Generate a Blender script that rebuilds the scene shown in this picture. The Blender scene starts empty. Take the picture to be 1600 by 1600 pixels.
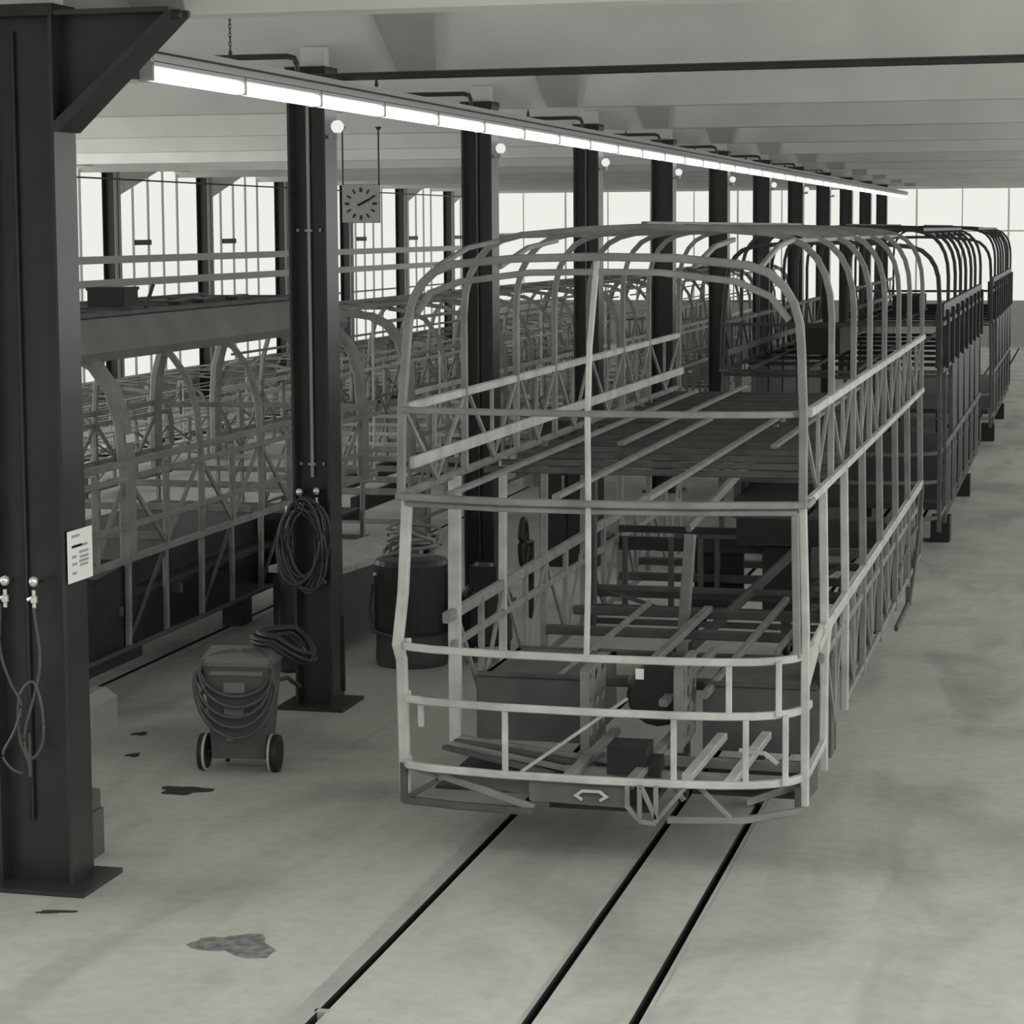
import bpy, bmesh, math, random
from mathutils import Vector, Matrix
C = bpy.context.scene.collection
PI = math.pi
rnd = random.Random(7)

# ------------------------------------------------------------------ camera
YAW, PITCH, ROLL = 0.2473, 0.0973, -0.0063
cam = bpy.data.cameras.new('camera'); cam_o = bpy.data.objects.new('camera', cam); C.objects.link(cam_o)
F = Vector((-math.sin(YAW)*math.cos(PITCH), math.cos(YAW)*math.cos(PITCH), -math.sin(PITCH)))
R0 = Vector((math.cos(YAW), math.sin(YAW), 0)); U0 = R0.cross(F)
R = R0*math.cos(ROLL) + U0*math.sin(ROLL); U = -R0*math.sin(ROLL) + U0*math.cos(ROLL)
m = Matrix((R, U, -F)).transposed().to_4x4(); m.translation = (0, 0, 4.0)
cam_o.matrix_world = m
cam.sensor_width = 36; cam.lens = 3535.22/1600*36
cam.shift_x = -6.02/1600; cam.shift_y = -94.86/1600
cam.clip_end = 300
bpy.context.scene.camera = cam_o

# ------------------------------------------------------------------ world, exposure
w = bpy.data.worlds.new('world'); bpy.context.scene.world = w; w.use_nodes = True
w.node_tree.nodes['Background'].inputs[0].default_value = (.9, .92, .9, 1)
w.node_tree.nodes['Background'].inputs[1].default_value = 0.6
vs = bpy.context.scene.view_settings
vs.view_transform = 'Standard'; vs.look = 'None'; vs.gamma = 1; vs.exposure = 0.0
vs.use_curve_mapping = False
WIN_BRIGHT = 0.86      # far and left glazing
WIN_LEFT_NEAR = 4.5    # unseen left glazing, made brighter to light the left bay
WIN_RIGHT_FAR = 2.3
WIN_RIGHT = 3.6        # unseen glazing along the right wall
WIN_BACK = .35         # unseen glazing behind the camera
TOP_FILL = 4.6         # unseen glowing panel added overhead to brighten the near floor

# ------------------------------------------------------------------ materials
def mat(name, col, rough=.6, metal=0., noise=0., nscale=8., bump=0., spec=.5, contrast=None):
    ma = bpy.data.materials.new(name); ma.use_nodes = True
    nt = ma.node_tree; b = nt.nodes['Principled BSDF']
    c = col if isinstance(col, tuple) else (col, col, col*.968)
    b.inputs['Base Color'].default_value = (*c, 1); b.inputs['Roughness'].default_value = rough
    b.inputs['Metallic'].default_value = metal; b.inputs['Specular IOR Level'].default_value = spec
    if noise or bump:
        tc = nt.nodes.new('ShaderNodeTexCoord'); nz = nt.nodes.new('ShaderNodeTexNoise')
        nz.inputs['Scale'].default_value = nscale; nz.inputs['Detail'].default_value = 6
        nt.links.new(tc.outputs['Object'], nz.inputs['Vector'])
        if noise:
            rp = nt.nodes.new('ShaderNodeValToRGB')
            rp.color_ramp.elements[0].position = .3; rp.color_ramp.elements[1].position = .7
            rp.color_ramp.elements[0].color = (*[x*(1-noise) for x in c], 1)
            rp.color_ramp.elements[1].color = (*[min(1, x*(1+noise)) for x in c], 1)
            nt.links.new(nz.outputs['Fac'], rp.inputs['Fac']); nt.links.new(rp.outputs['Color'], b.inputs['Base Color'])
        if bump:
            bp = nt.nodes.new('ShaderNodeBump'); bp.inputs['Strength'].default_value = bump
            bp.inputs['Distance'].default_value = .01
            nt.links.new(nz.outputs['Fac'], bp.inputs['Height']); nt.links.new(bp.outputs['Normal'], b.inputs['Normal'])
    return ma
def emis(name, col, s):
    ma = bpy.data.materials.new(name); ma.use_nodes = True; nt = ma.node_tree
    nt.nodes.remove(nt.nodes['Principled BSDF'])
    e = nt.nodes.new('ShaderNodeEmission'); e.inputs[0].default_value = (*col, 1); e.inputs[1].default_value = s
    nt.links.new(e.outputs[0], nt.nodes['Material Output'].inputs['Surface'])
    return ma
M = {}
M['steel_dark'] = mat('dark column paint', (.027, .029, .027), .32, spec=.6, noise=.25, nscale=3)
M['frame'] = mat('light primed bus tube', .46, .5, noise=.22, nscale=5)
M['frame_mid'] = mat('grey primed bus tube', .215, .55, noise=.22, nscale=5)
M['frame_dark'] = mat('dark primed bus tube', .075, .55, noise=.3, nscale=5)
M['panel'] = mat('primed bus sheet', .10, .5, noise=.2, nscale=4)
M['cove'] = mat('grey roof cove sheet', .17, .5, noise=.15, nscale=2)
M['panel_dark'] = mat('dark chassis paint', .018, .5, noise=.4, nscale=5)
M['black'] = mat('black rubber', .012, .6)
M['ceil'] = mat('ceiling concrete', (.68, .68, .66), .85, noise=.07, nscale=1.3)
M['valley_shade'] = mat('shaded concrete', (.36, .36, .345), .85, noise=.1, nscale=2)
M['wall'] = mat('wall concrete', (.42, .42, .40), .85, noise=.1, nscale=1.5)
M['bar_pale'] = mat('pale window bar', .75, .6)
M['mull'] = mat('window bar paint', .42, .6)
M['win'] = emis('bright glazing', (1, 1, .94), WIN_BRIGHT)
M['win_left'] = emis('bright near left glazing', (1, 1, .97), WIN_LEFT_NEAR)
M['win_right_far'] = emis('bright far right glazing', (1, 1, .97), WIN_RIGHT_FAR)
M['win_right'] = emis('bright right glazing', (1, 1, .97), WIN_RIGHT)
M['top_fill'] = emis('added roof fill', (1, 1, .97), TOP_FILL)
M['win_back'] = emis('bright back glazing', (1, 1, .97), WIN_BACK)
M['tube'] = emis('fluorescent tube', (1, 1, .97), 1.6)
M['fixture'] = mat('grey enamel', .42, .4)
M['pipe'] = mat('dark pipe', .03, .5)
M['conduit'] = mat('light conduit', .40, .4)
M['hose_black'] = mat('black hose', (.018, .02, .018), .4)
M['brass'] = mat('bright tap metal', .75, .25, metal=.6)
M['hose'] = mat('grey hose', .075, .5)
M['hose_dark'] = mat('dark green hose', (.045, .055, .045), .45)
M['paper'] = mat('white paper', .82, .7)
M['ink'] = mat('grey print', .35, .8)
M['clock'] = mat('clock face', .40, .5)
M['clock_dark'] = mat('clock marks', .03, .5)
M['trolley'] = mat('trolley paint', .085, .5, noise=.15)
M['trolley_top'] = mat('trolley lid paint', .17, .45)
M['drum'] = mat('dark drum', (.022, .026, .024), .38, noise=.3, nscale=4)
M['drum_low'] = mat('brown grey drum base', .07, .6)
M['tyre_white'] = mat('pale wheel rim', .45, .6)
M['globe'] = emis('lit globe', (1, 1, .95), .85)
M['slot'] = mat('black slot steel', .010, .7)
M['strip'] = mat('steel floor strip', .39, .5, noise=.15, nscale=3)
M['stain'] = mat('oil stain', .19, .7, noise=.6, nscale=14)
M['stain_dark'] = mat('dark rag', .03, .9, noise=.4, nscale=9)
M['bench'] = mat('bench top', .45, .6, noise=.2)

def floor_mat():
    ma = bpy.data.materials.new('worn concrete floor'); ma.use_nodes = True
    nt = ma.node_tree; b = nt.nodes['Principled BSDF']; L = nt.links
    tc = nt.nodes.new('ShaderNodeTexCoord')
    def nz(sc, det, dist=0., stretch=None):
        n = nt.nodes.new('ShaderNodeTexNoise'); n.inputs['Scale'].default_value = sc
        n.inputs['Detail'].default_value = det; n.inputs['Distortion'].default_value = dist
        if stretch:
            mp = nt.nodes.new('ShaderNodeMapping'); mp.inputs['Scale'].default_value = stretch
            L.new(tc.outputs['Object'], mp.inputs['Vector']); L.new(mp.outputs[0], n.inputs['Vector'])
        else: L.new(tc.outputs['Object'], n.inputs['Vector'])
        return n
    def ramp(src, stops):
        r = nt.nodes.new('ShaderNodeValToRGB'); el = r.color_ramp.elements
        while len(el) < len(stops): el.new(.5)
        for e, (p, v) in zip(el, stops): e.position = p; e.color = (v, v, v**1.0*(.985 if v > .6 else .965), 1)
        L.new(src.outputs['Fac'], r.inputs['Fac']); return r
    def mul(a, b_):
        x = nt.nodes.new('ShaderNodeMix'); x.data_type = 'RGBA'; x.blend_type = 'MULTIPLY'
        x.inputs['Factor'].default_value = 1
        L.new(a.outputs[0] if a.type == 'VALTORGB' else a.outputs[2], x.inputs[6]); L.new(b_.outputs[0], x.inputs[7]); return x
    a = ramp(nz(.55, 7, .6), [(.30, .36), (.45, .48), (.58, .53), (.75, .42)])
    s = ramp(nz(1.0, 5, .9, (1.5, .35, 1)), [(.35, .80), (.52, 1.0), (.72, .93)])
    g = ramp(nz(9, 5), [(.3, .90), (.6, 1.0)])
    t = ramp(nz(26, 2), [(.66, 1.0), (.74, .86)])
    x = mul(mul(mul(a, s), g), t)
    L.new(x.outputs[2], b.inputs['Base Color']); b.inputs['Roughness'].default_value = .72
    b.inputs['Specular IOR Level'].default_value = .3
    return ma
M['floor'] = floor_mat()

# ------------------------------------------------------------------ mesh helpers
class MB:
    def __init__(s): s.v = []; s.f = []
    def box(s, x0, x1, y0, y1, z0, z1):
        n = len(s.v)
        s.v += [(x, y, z) for z in (z0, z1) for y in (y0, y1) for x in (x0, x1)]
        s.f += [tuple(n+i for i in q) for q in ((0, 2, 3, 1), (4, 5, 7, 6), (0, 1, 5, 4), (2, 6, 7, 3), (0, 4, 6, 2), (1, 3, 7, 5))]
        return s
    def sweep(s, pts, prof, up=(0, 0, 1), closed=False):
        P = [Vector(p) for p in pts]; N = len(P); base = len(s.v); k = len(prof)
        up = Vector(up)
        for i, p in enumerate(P):
            if closed: t1 = P[i]-P[i-1]; t2 = P[(i+1) % N]-P[i]
            else:
                t1 = P[i]-P[i-1] if i else P[1]-P[0]; t2 = P[i+1]-P[i] if i < N-1 else P[-1]-P[-2]
            t1 = t1.normalized(); t2 = t2.normalized(); t = (t1+t2)
            t = t.normalized() if t.length > 1e-6 else t1
            mit = 1/max(.5, t.dot(t1))
            a = t.cross(up)
            if a.length < 1e-3: a = t.cross(Vector((0, 1, 0)) if abs(t.y) < .9 else Vector((1, 0, 0)))
            a.normalize(); b_ = a.cross(t).normalized()
            for (u, v_) in prof: s.v.append(tuple(p + a*u*mit + b_*v_))
        segs = N if closed else N-1
        for i in range(segs):
            for j in range(k):
                i2 = (i+1) % N
                s.f.append((base+i*k+j, base+i*k+(j+1) % k, base+i2*k+(j+1) % k, base+i2*k+j))
        if not closed:
            s.f.append(tuple(base+j for j in range(k))[::-1]); s.f.append(tuple(base+(N-1)*k+j for j in range(k)))
        return s
    def bar(s, pts, wd, ht=None, up=(0, 0, 1)):
        ht = ht or wd; a, b_ = wd/2, ht/2; c = min(a, b_)*.3
        return s.sweep(pts, [(-a+c, -b_), (a-c, -b_), (a, -b_+c), (a, b_-c), (a-c, b_), (-a+c, b_), (-a, b_-c), (-a, -b_+c)], up)
    def tube(s, pts, r, n=8, closed=False):
        return s.sweep(pts, [(r*math.cos(2*PI*i/n), r*math.sin(2*PI*i/n)) for i in range(n)], closed=closed)
    def lathe(s, prof, c=(0, 0, 0), n=24, axis='z'):
        base = len(s.v); k = len(prof)
        for i in range(n):
            a = 2*PI*i/n
            for (r, h) in prof:
                p = (r*math.cos(a), r*math.sin(a), h)
                if axis == 'x': p = (h, r*math.cos(a), r*math.sin(a))
                if axis == 'y': p = (r*math.cos(a), h, r*math.sin(a))
                s.v.append((p[0]+c[0], p[1]+c[1], p[2]+c[2]))
        for i in range(n):
            for j in range(k-1):
                i2 = (i+1) % n
                s.f.append((base+i*k+j, base+i2*k+j, base+i2*k+j+1, base+i*k+j+1))
        return s
    def prism(s, poly, axis, c0, c1):
        n = len(s.v); k = len(poly)
        for c in (c0, c1):
            for (u, v_) in poly:
                s.v.append({'x': (c, u, v_), 'y': (u, c, v_), 'z': (u, v_, c)}[axis])
        for j in range(k): s.f.append((n+j, n+(j+1) % k, n+k+(j+1) % k, n+k+j))
        s.f.append(tuple(n+j for j in range(k))[::-1]); s.f.append(tuple(n+k+j for j in range(k)))
        return s
    def build(s, name, ma, parent=None, loc=(0, 0, 0), smooth=False):
        me = bpy.data.meshes.new(name); me.from_pydata(s.v, [], s.f)
        bm = bmesh.new(); bm.from_mesh(me); bmesh.ops.recalc_face_normals(bm, faces=bm.faces); bm.to_mesh(me); bm.free()
        me.materials.append(M[ma] if isinstance(ma, str) else ma)
        if smooth:
            for p in me.polygons: p.use_smooth = True
        o = bpy.data.objects.new(name, me); C.objects.link(o); o.location = loc
        if parent: o.parent = parent
        return o
def tag(o, label, cat, group=None):
    o['label'] = label; o['category'] = cat
    if group: o['group'] = group
    return o
def thing(name, label, cat, loc=(0, 0, 0), group=None, rz=0):
    o = bpy.data.objects.new(name, None); C.objects.link(o); o.location = loc; o.rotation_euler.z = rz
    o.empty_display_size = .1
    return tag(o, label, cat, group)
def struct(o): o['kind'] = 'structure'; return o
def kids(o): return [c for c in bpy.data.objects if c.parent == o]
def dup(root, loc, label, group=None):
    r = root.copy(); C.objects.link(r); r.location = loc; r['label'] = label
    if group: r['group'] = group
    for ch in KID.get(root.name, []) or kids(root):
        c = ch.copy(); C.objects.link(c); c.parent = r
        for g in kids(ch):
            d = g.copy(); C.objects.link(d); d.parent = c
    return r
KID = {}
ORD = ['first', 'second', 'third', 'fourth', 'fifth', 'sixth', 'seventh', 'eighth', 'ninth', 'tenth', 'eleventh', 'twelfth']

# ------------------------------------------------------------------ setting
XC, Y0, SP = -6.26, 12.58, 5.372          # column row
XL, XR, YB, YF = -20.9, 6.5, -3.0, 78.0
# floor with real slots
slots = sorted([-3.76, -2.69, -2.16, -10.05, -8.98, -8.43])
fl = MB(); sl = MB(); x = XL-.3; SW = .026
for g in slots:
    fl.box(x, g-.026, YB-.3, YF+.3, -.3, 0); x = g+.026
    sl.box(g-.0255, g+.0255, YB-.3, YF+.3, -.3, -.09)
    sl.box(g-.0262, g-.022, YB-.3, YF+.3, -.3, -.002); sl.box(g+.022, g+.0262, YB-.3, YF+.3, -.3, -.002)
fl.box(x, XR+.3, YB-.3, YF+.3, -.3, 0)
fo = struct(fl.build('floor', 'floor'))
sl.build('groove_bottom', 'slot', fo)
# ceiling: folded along Y, a valley over every column
def prof_bay(yv):   # from just after previous valley to this valley
    return [(yv-SP+.30, 5.3), (yv-SP+1.2, 6.15), (yv-1.25, 6.32), (yv-.62, 6.05), (yv-.25, 5.62), (yv, 5.3)]
pp = []
for i in range(-3, 13): pp += prof_bay(Y0+.3+SP*i)
poly = pp + [(pp[-1][0], 6.9), (pp[0][0], 6.9)]
struct(MB().prism(poly, 'x', XL-.3, XR+.3).build('ceiling', 'ceil'))
# tapered wedges added beside the columns, valley shade put into their darker colour
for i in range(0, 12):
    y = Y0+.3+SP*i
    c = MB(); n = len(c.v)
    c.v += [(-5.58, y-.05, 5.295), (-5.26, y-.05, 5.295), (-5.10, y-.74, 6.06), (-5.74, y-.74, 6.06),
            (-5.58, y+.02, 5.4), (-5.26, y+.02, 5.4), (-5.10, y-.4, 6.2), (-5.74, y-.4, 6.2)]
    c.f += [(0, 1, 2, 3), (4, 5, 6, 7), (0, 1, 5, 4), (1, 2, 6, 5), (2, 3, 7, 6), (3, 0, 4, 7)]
    struct(c.build('trim_%d' % (i+1), 'valley_shade'))
# left wall: sill wall, glazing, gable triangles
struct(MB().box(XL-.3, XL, YB, YF, 0, .7).build('wall_left', 'wall'))
nw = 0
for i in range(-2, 12):
    y0 = 13.7 + SP*i - .0; y1 = y0 + SP
    if y0 < 0: continue
    nw += 1
    wo = struct(MB().box(XL-.14, XL-.12, y0, y1, .7, 6.4).build('window_%d' % nw, 'win' if y0 > 39 else 'win_left'))
    fr = MB(); fr.box(XL-.12, XL-.04, y0, y1, .70, .78)
    for k in range(1, 6):
        yy = y0+.2+k*(SP-.2)/6; fr.box(XL-.12, XL-.07, yy-.013, yy+.013, .7, 6.3)
    fr.box(XL-.12, XL-.07, y0, y1, 2.2, 2.25)
    fr.build('window_frame', 'mull', wo)
    MB().box(XL-.12, XL-.05, y0+1.95, y0+2.85, 3.72, 3.84).build('vent_flap', 'pipe', wo)
    struct(MB().prism([(y0+.05, 4.72), (y0+2.7, 5.42), (y0+5.4, 5.42), (y0+5.4, 6.4), (y0+.05, 6.4)], 'x', XL+.12, XL+.25).build('trim_%d' % (30+nw), 'ceil'))
# far wall
struct(MB().box(XL, XR, YF, YF+.3, 0, 1.55).build('wall_far', 'wall'))
nf = nw
for i in range(9):
    x0 = XL + i*3.05; x1 = x0+3.05; nf += 1
    wo = struct(MB().box(x0, x1, YF+.1, YF+.12, 1.55, 6.4).build('window_%d' % nf, 'win'))
    fr = MB(); fr.box(x0-.03, x0+.03, YF+.04, YF+.1, 1.55, 6.3); fr.box(x0+1.5, x0+1.54, YF+.06, YF+.1, 1.55, 6.3)
    fr.box(x0, x1, YF+.06, YF+.1, 3.86, 3.91)
    fr.build('window_frame', 'bar_pale', wo)
# unseen right wall and back wall, with glazing added to light the hall
struct(MB().box(XR, XR+.3, YB, YF, 0, 2.0).build('wall_right', 'wall'))
struct(MB().box(XL, XR, YB-.3, YB, 0, 1.8).build('wall_back', 'wall'))
nf += 1
wr = struct(MB().box(XR+.1, XR+.12, 2.0, 13.5, 2.0, 6.5).build('window_%d' % nf, 'win_right'))
struct(MB().box(XR+.1, XR+.12, YB, 2.0, 2.0, 6.5).build('window_%d' % (nf+21), 'win_right_far'))
struct(MB().box(XR+.1, XR+.12, 13.5, YF, 2.0, 6.5).build('window_%d' % (nf+20), 'win_right_far'))
fr = MB()
for k in range(0, 28): fr.box(XR, XR+.1, YB+k*2.9, YB+k*2.9+.08, 2.0, 6.4)
fr.build('window_frame', 'mull', wr)
nf += 1
wb = struct(MB().box(XL, XR, YB-.12, YB-.1, 1.8, 6.5).build('window_%d' % nf, 'win_back'))
fr = MB()
for k in range(0, 10): fr.box(XL+k*3.0, XL+k*3.0+.08, YB-.1, YB, 1.8, 6.4)
fr.build('window_frame', 'mull', wb)
nf += 1
ws = struct(MB().box(-9.5, 5.0, 3.2, 6.3, 6.10, 6.12).build('window_%d' % nf, 'top_fill'))  # added fill panel in the unseen part of the ceiling
fr = MB()
for k in range(0, 12): fr.box(-9.5+k*1.3, -9.44+k*1.3, 3.2, 6.3, 6.04, 6.10)
fr.build('window_frame', 'mull', ws)
# steel strips beside the grooves
for g, s0, s1, lab in ((-3.76, -.135, -.03, 'pale steel strip along the leftmost groove under the nearest bus frame'),
                       (-2.69, -.05, -.028, 'narrow bright strip on the middle groove under the nearest bus frame'),
                       (-2.16, .05, .062, 'thin line strip right of the rightmost floor groove'),
                       (-8.43, .03, .13, 'steel strip along the groove left of the dark columns')):
    tag(MB().box(g+s0, g+s1, YB, 77.5, -.01, .002).build('floor_strip', 'strip'), lab, 'floor strip')
tag(MB().box(-3.80, -3.72, 10.72, 10.77, -.06, .002).build('groove_bridge', 'strip'), 'small pale bridge piece crossing the leftmost floor groove', 'bridge piece')

# ------------------------------------------------------------------ columns
COL_LAB = ['huge dark steel column at the left edge with haunch, notice and taps',
           'dark steel column with a hose coil hung on it beside the trolley',
           'dark steel column standing right behind the big dark drum']
def column(i):
    y = Y0+SP*i
    big = (i == 0)
    hw = .245 if big else .165
    hd = .15 if big else .15
    xc = XC-.0 if not big else -6.19
    lab = COL_LAB[i] if i < 3 else '%s dark steel column of the row counted from the left edge' % ORD[i]
    t = thing('steel_column', lab, 'column', (xc, y, 0), 'dark steel columns along the light row')
    tf = .022; ztop = 5.3
    MB().box(-hw+tf, hw-tf, -.03, .03, .03, ztop).build('web', 'steel_dark', t)
    MB().box(hw-tf, hw, -hd, hd, .03, ztop).build('flange', 'steel_dark', t)
    MB().box(-hw, -hw+tf, -hd, hd, .03, ztop).build('flange', 'steel_dark', t)
    MB().box(-hw-.12, hw+.13, -hd-.14, hd+.14, 0, .03).build('base_plate', 'steel_dark', t)
    MB().box(-hw-.01, hw+.01, -hd-.01, hd+.01, ztop-.02, ztop+.05).build('cap_plate', 'panel_dark', t)
    MB().box(-hw+.06, hw-.06, .04, hd, ztop+.05, ztop+.22).build('bearing_block', 'ceil', t)
    if i == 0:
        h = MB().prism([(hw, 4.62), (hw+.02, 4.62), (hw+.72, 5.27), (hw+.72, 5.30), (hw, 5.30)], 'y', -.02, .02)
        h.build('haunch_plate', 'steel_dark', t)
        MB().prism([(hw, 4.60), (hw+.03, 4.60), (hw+.76, 5.28), (hw+.72, 5.28), (hw, 4.66)], 'y', -hd, hd).build('haunch_flange', 'steel_dark', t)
        MB().box(hw, hw+.74, -hd, hd, 5.28, 5.31).build('haunch_top', 'steel_dark', t)
        MB().lathe([(0, 0), (.03, 0), (.03, .05), (.02, .06), (.02, .1), (0, .1)], (hw+.73, -.05, 5.27), 10, 'x').build('haunch_bolt', 'pipe', t)
        MB().tube([(-.06, -.05, .4), (-.06, -.05, 5.2)], .013).build('conduit', 'steel_dark', t)
    elif i < 4:
        MB().tube([(-.02, -.055, 1.95 if i == 1 else .5), (-.02, -.055, 5.2)], .016).build('conduit', 'conduit' if i == 1 else 'steel_dark', t)
    if i == 1:
        for z in (2.05, 4.0, 1.05):
            c = MB(); c.box(-.05, .01, -.075, -.04, z, z+.02); c.box(-.13, -.11, -.06, -.03, z, z+.025); c.box(.07, .09, -.06, -.03, z, z+.025)
            c.build('clamp', 'conduit', t)
        MB().box(-.02+hw+.0, hw+.02, .1, .13, .1, .75).build('conduit', 'pipe', t)
for i in range(12): column(i)
# wall columns along the left glazing
for k in range(14):
    y = 13.7+SP*k-.0
    t = thing('wall_column', ('grey wall column between the bright left windows, %s from the far corner' % ORD[11-k]) if 5 <= k <= 11 else 'grey wall column hidden at the near end of the left windows', 'column', (XL+.32, y-.15, 0), 'wall columns along the left windows') if y < YF-.5 else None
    if not t: continue
    MB().box(-.15, .15, -.02, .02, 0, 5.3).build('web', 'steel_dark', t)
    MB().box(.13, .15, -.16, .16, 0, 5.3).build('flange', 'mull', t)  # paler colour stands for light on the hall-facing flange
    MB().box(-.15, -.13, -.16, .16, 0, 5.3).build('flange', 'steel_dark', t)
    MB().box(-.16, .16, -.17, .17, 5.3, 5.5).build('cap_block', 'steel_dark', t)
# globe lamps on the columns
for i in range(1, 9):
    y = Y0+SP*i
    t = thing('globe_lamp', 'small white globe lamp fixed high on the %s column from the left edge' % ORD[i], 'lamp', (XC+.165, y, 4.86), 'globe lamps on the columns')
    MB().lathe([(0, -.055), (.03, -.047), (.05, -.02), (.055, 0), (.05, .025), (.03, .047), (0, .055)], (.075, -.05, 0), 14).build('globe', 'globe', t, smooth=True)
    MB().lathe([(0, 0), (.03, 0), (.03, .05), (0, .05)], (.075, -.05, -.10), 10).build('socket', 'fixture', t)
    MB().box(0, .08, -.065, -.035, -.10, -.07).build('bracket', 'fixture', t)
# dark tie across the right bay, pipes at the column heads
tag(MB().tube([(XC+.1, Y0+SP-.26, 5.25), (XR, Y0+SP-.26, 5.29)], .032).build('tie_pipe', 'pipe'), 'long black pipe crossing under the ceiling from the second column to the right', 'pipe')
for i in range(1, 9):
    y = Y0+SP*i-.36
    t = tag(MB().tube([(-7.9, y, 5.42), (-6.34, y, 5.42), (-6.28, y, 5.405), (-6.26, y, 5.36), (-6.25, y+.05, 5.15)], .024).build('overhead_pipe', 'pipe'),
            'bent upper pipe running left from the head of the %s column' % ORD[i], 'pipe', 'bent pipes at the column heads')
    tag(MB().tube([(-7.3, y, 5.27), (-6.40, y, 5.27), (-6.33, y+.08, 5.2), (-6.33, y+.16, 5.15)], .022).build('overhead_pipe', 'pipe'),
        'lower straight pipe running left from the head of the %s column' % ORD[i], 'pipe', 'lower pipes at the column heads')
# ------------------------------------------------------------------ the light row
LX = -5.90
LY0, LP, LN = 13.68, 1.655, 38
t = thing('lighting_trunking', 'long grey trunking that carries the row of fluorescent lights', 'trunking', (LX, 0, 0))
MB().prism([(-.07, 5.10), (.07, 5.10), (.05, 5.21), (-.05, 5.21)], 'y', LY0, LY0+LP*LN).build('trough', 'fixture', t)
MB().tube([(.075, LY0, 5.155), (.075, LY0+LP*LN, 5.155)], .008, 6).build('cable', 'pipe', t)
MB().box(-.05, .06, LY0-.03, LY0+.02, 5.095, 5.30).build('end_bracket', 'fixture', t)
tag(MB().box(-.45, -.02, LY0-.14, LY0-.03, 4.98, 5.07).build('support_arm', 'pipe', loc=(LX, 0, 0)), 'dark arm holding the near end of the light row under the haunch', 'support arm')
def fixture(lab):
    t = thing('fluorescent_light', lab, 'ceiling light', (LX, LY0, 0), 'fluorescent lights of the overhead row')
    a = MB().box(-.06, .06, .02, LP-.02, 5.07, 5.095).build('reflector', 'fixture', t)
    b = MB().bar([(0.01, .015, 5.02), (0.01, LP-.015, 5.02)], .09, .085).build('tube', 'tube', t)
    c = MB().box(-.045, .065, -.012, .012, 4.972, 5.07).build('end_cap', 'fixture', t)
    KID[t.name] = [a, b, c]; return t
f0 = fixture('nearest fluorescent light at the start of the long overhead row')
for i in range(1, LN):
    dup(f0, (LX, LY0+LP*i, 0), '%s fluorescent light from the near end of the long overhead row' % ORD[i] if i < 12 else 'fluorescent light in the far merged stretch of the long overhead row')
def chain(x, y, z0, z1, lab):
    c = MB(); n = int((z1-z0)/.03)
    for k in range(n):
        z = z0+.03*k+.015; a = (k % 2)*PI/2
        pts = [(x+.009*math.cos(q)*math.cos(a), y+.009*math.cos(q)*math.sin(a), z+.021*math.sin(q)) for q in [2*PI*j/8 for j in range(8)]]
        c.tube(pts, .004, 4, closed=True)
    c.lathe([(0, 0), (.018, .01), (.014, .05), (0, .06)], (x, y, z0-.03), 8)
    return tag(c.build('hanging_chain', 'pipe'), lab, 'chain', 'chains holding the light row')
chain(LX, 15.2, 5.25, 6.12, 'thin chain hanging from the ceiling right of the haunch')
chain(LX, 18.6, 5.25, 6.1, 'thin chain hanging to the light row right of the second column')
for k in range(6): chain(LX, 23.7+SP*k+.3, 5.25, 6.0, 'short chain holding the far light row')
# wires and wall pipes along the left windows
tag(MB().tube([(XL+.75, 30, 5.16), (XL+.75, 50, 5.14), (XL+.75, 77, 5.12)], .02, 6).build('cable', 'pipe'), 'thin dark cable running across the top of the left windows', 'cable')
for z, lab in ((3.42, 'upper pale pipe rail running along the left windows'), (2.92, 'lower pale pipe rail running along the left windows')):
    tag(MB().box(XL+.55, XL+.68, 25, 77, z-.07, z+.09).build('pipe_rail', 'conduit'), lab, 'rail')

# ------------------------------------------------------------------ clock
cy = 28.4
t = thing('wall_clock', 'square hanging clock right of the second column showing ten past two', 'clock', (-9.24, cy, 4.36), rz=.28)
MB().box(-.25, .25, -.02, .10, -.25, .25).build('case', 'clock_dark', t)
MB().box(-.245, .245, -.03, -.02, -.245, .245).build('face', 'clock', t)
for k in range(12):
    a = 2*PI*k/12; s = math.sin(a); c = math.cos(a)
    MB().bar([(.15*s, -.034, .15*c), (.21*s, -.034, .21*c)], .024 if k % 3 else .034, .008, up=(0, 1, 0)).build('hour_mark', 'clock_dark', t)
for a, l, wd, nm in ((math.radians(63), .14, .03, 'hour_hand'), (math.radians(61), .22, .02, 'minute_hand')):
    MB().bar([(-.05*math.sin(a), -.040, -.05*math.cos(a)), (l*math.sin(a), -.040, l*math.cos(a))], wd, .006, up=(0, 1, 0)).build(nm, 'clock_dark', t)
for sx in (-.235, .235):
    r = MB().tube([(sx, .04, .25), (sx, .04, .98)], .012, 6).build('hanging_rod', 'pipe', t)
    MB().lathe([(0, .0), (.02, 0), (.045, .04), (0, .04)], (sx, .04, .96), 10).build('rod_cap', 'pipe', r)

# ------------------------------------------------------------------ bus frames
class Bus:
    """collects the members of one body frame, every member a part of its own"""
    def __init__(s, name, label, loc, group, mats):
        s.t = thing(name, label, 'bus frame', loc, group); s.m = mats
    def bar(s, kind, pts, w_, h_=None, ma='a', up=(0, 0, 1)):
        return MB().bar(pts, w_, h_, up).build(kind, s.m.get(ma, ma), s.t)
    def vert(s, kind, pts, w_, h_=None, ma='a'): return s.bar(kind, pts, w_, h_, ma, (0, 1, 0))
    def add(s, kind, mb, ma='a'): return mb.build(kind, s.m.get(ma, ma), s.t)

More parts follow.
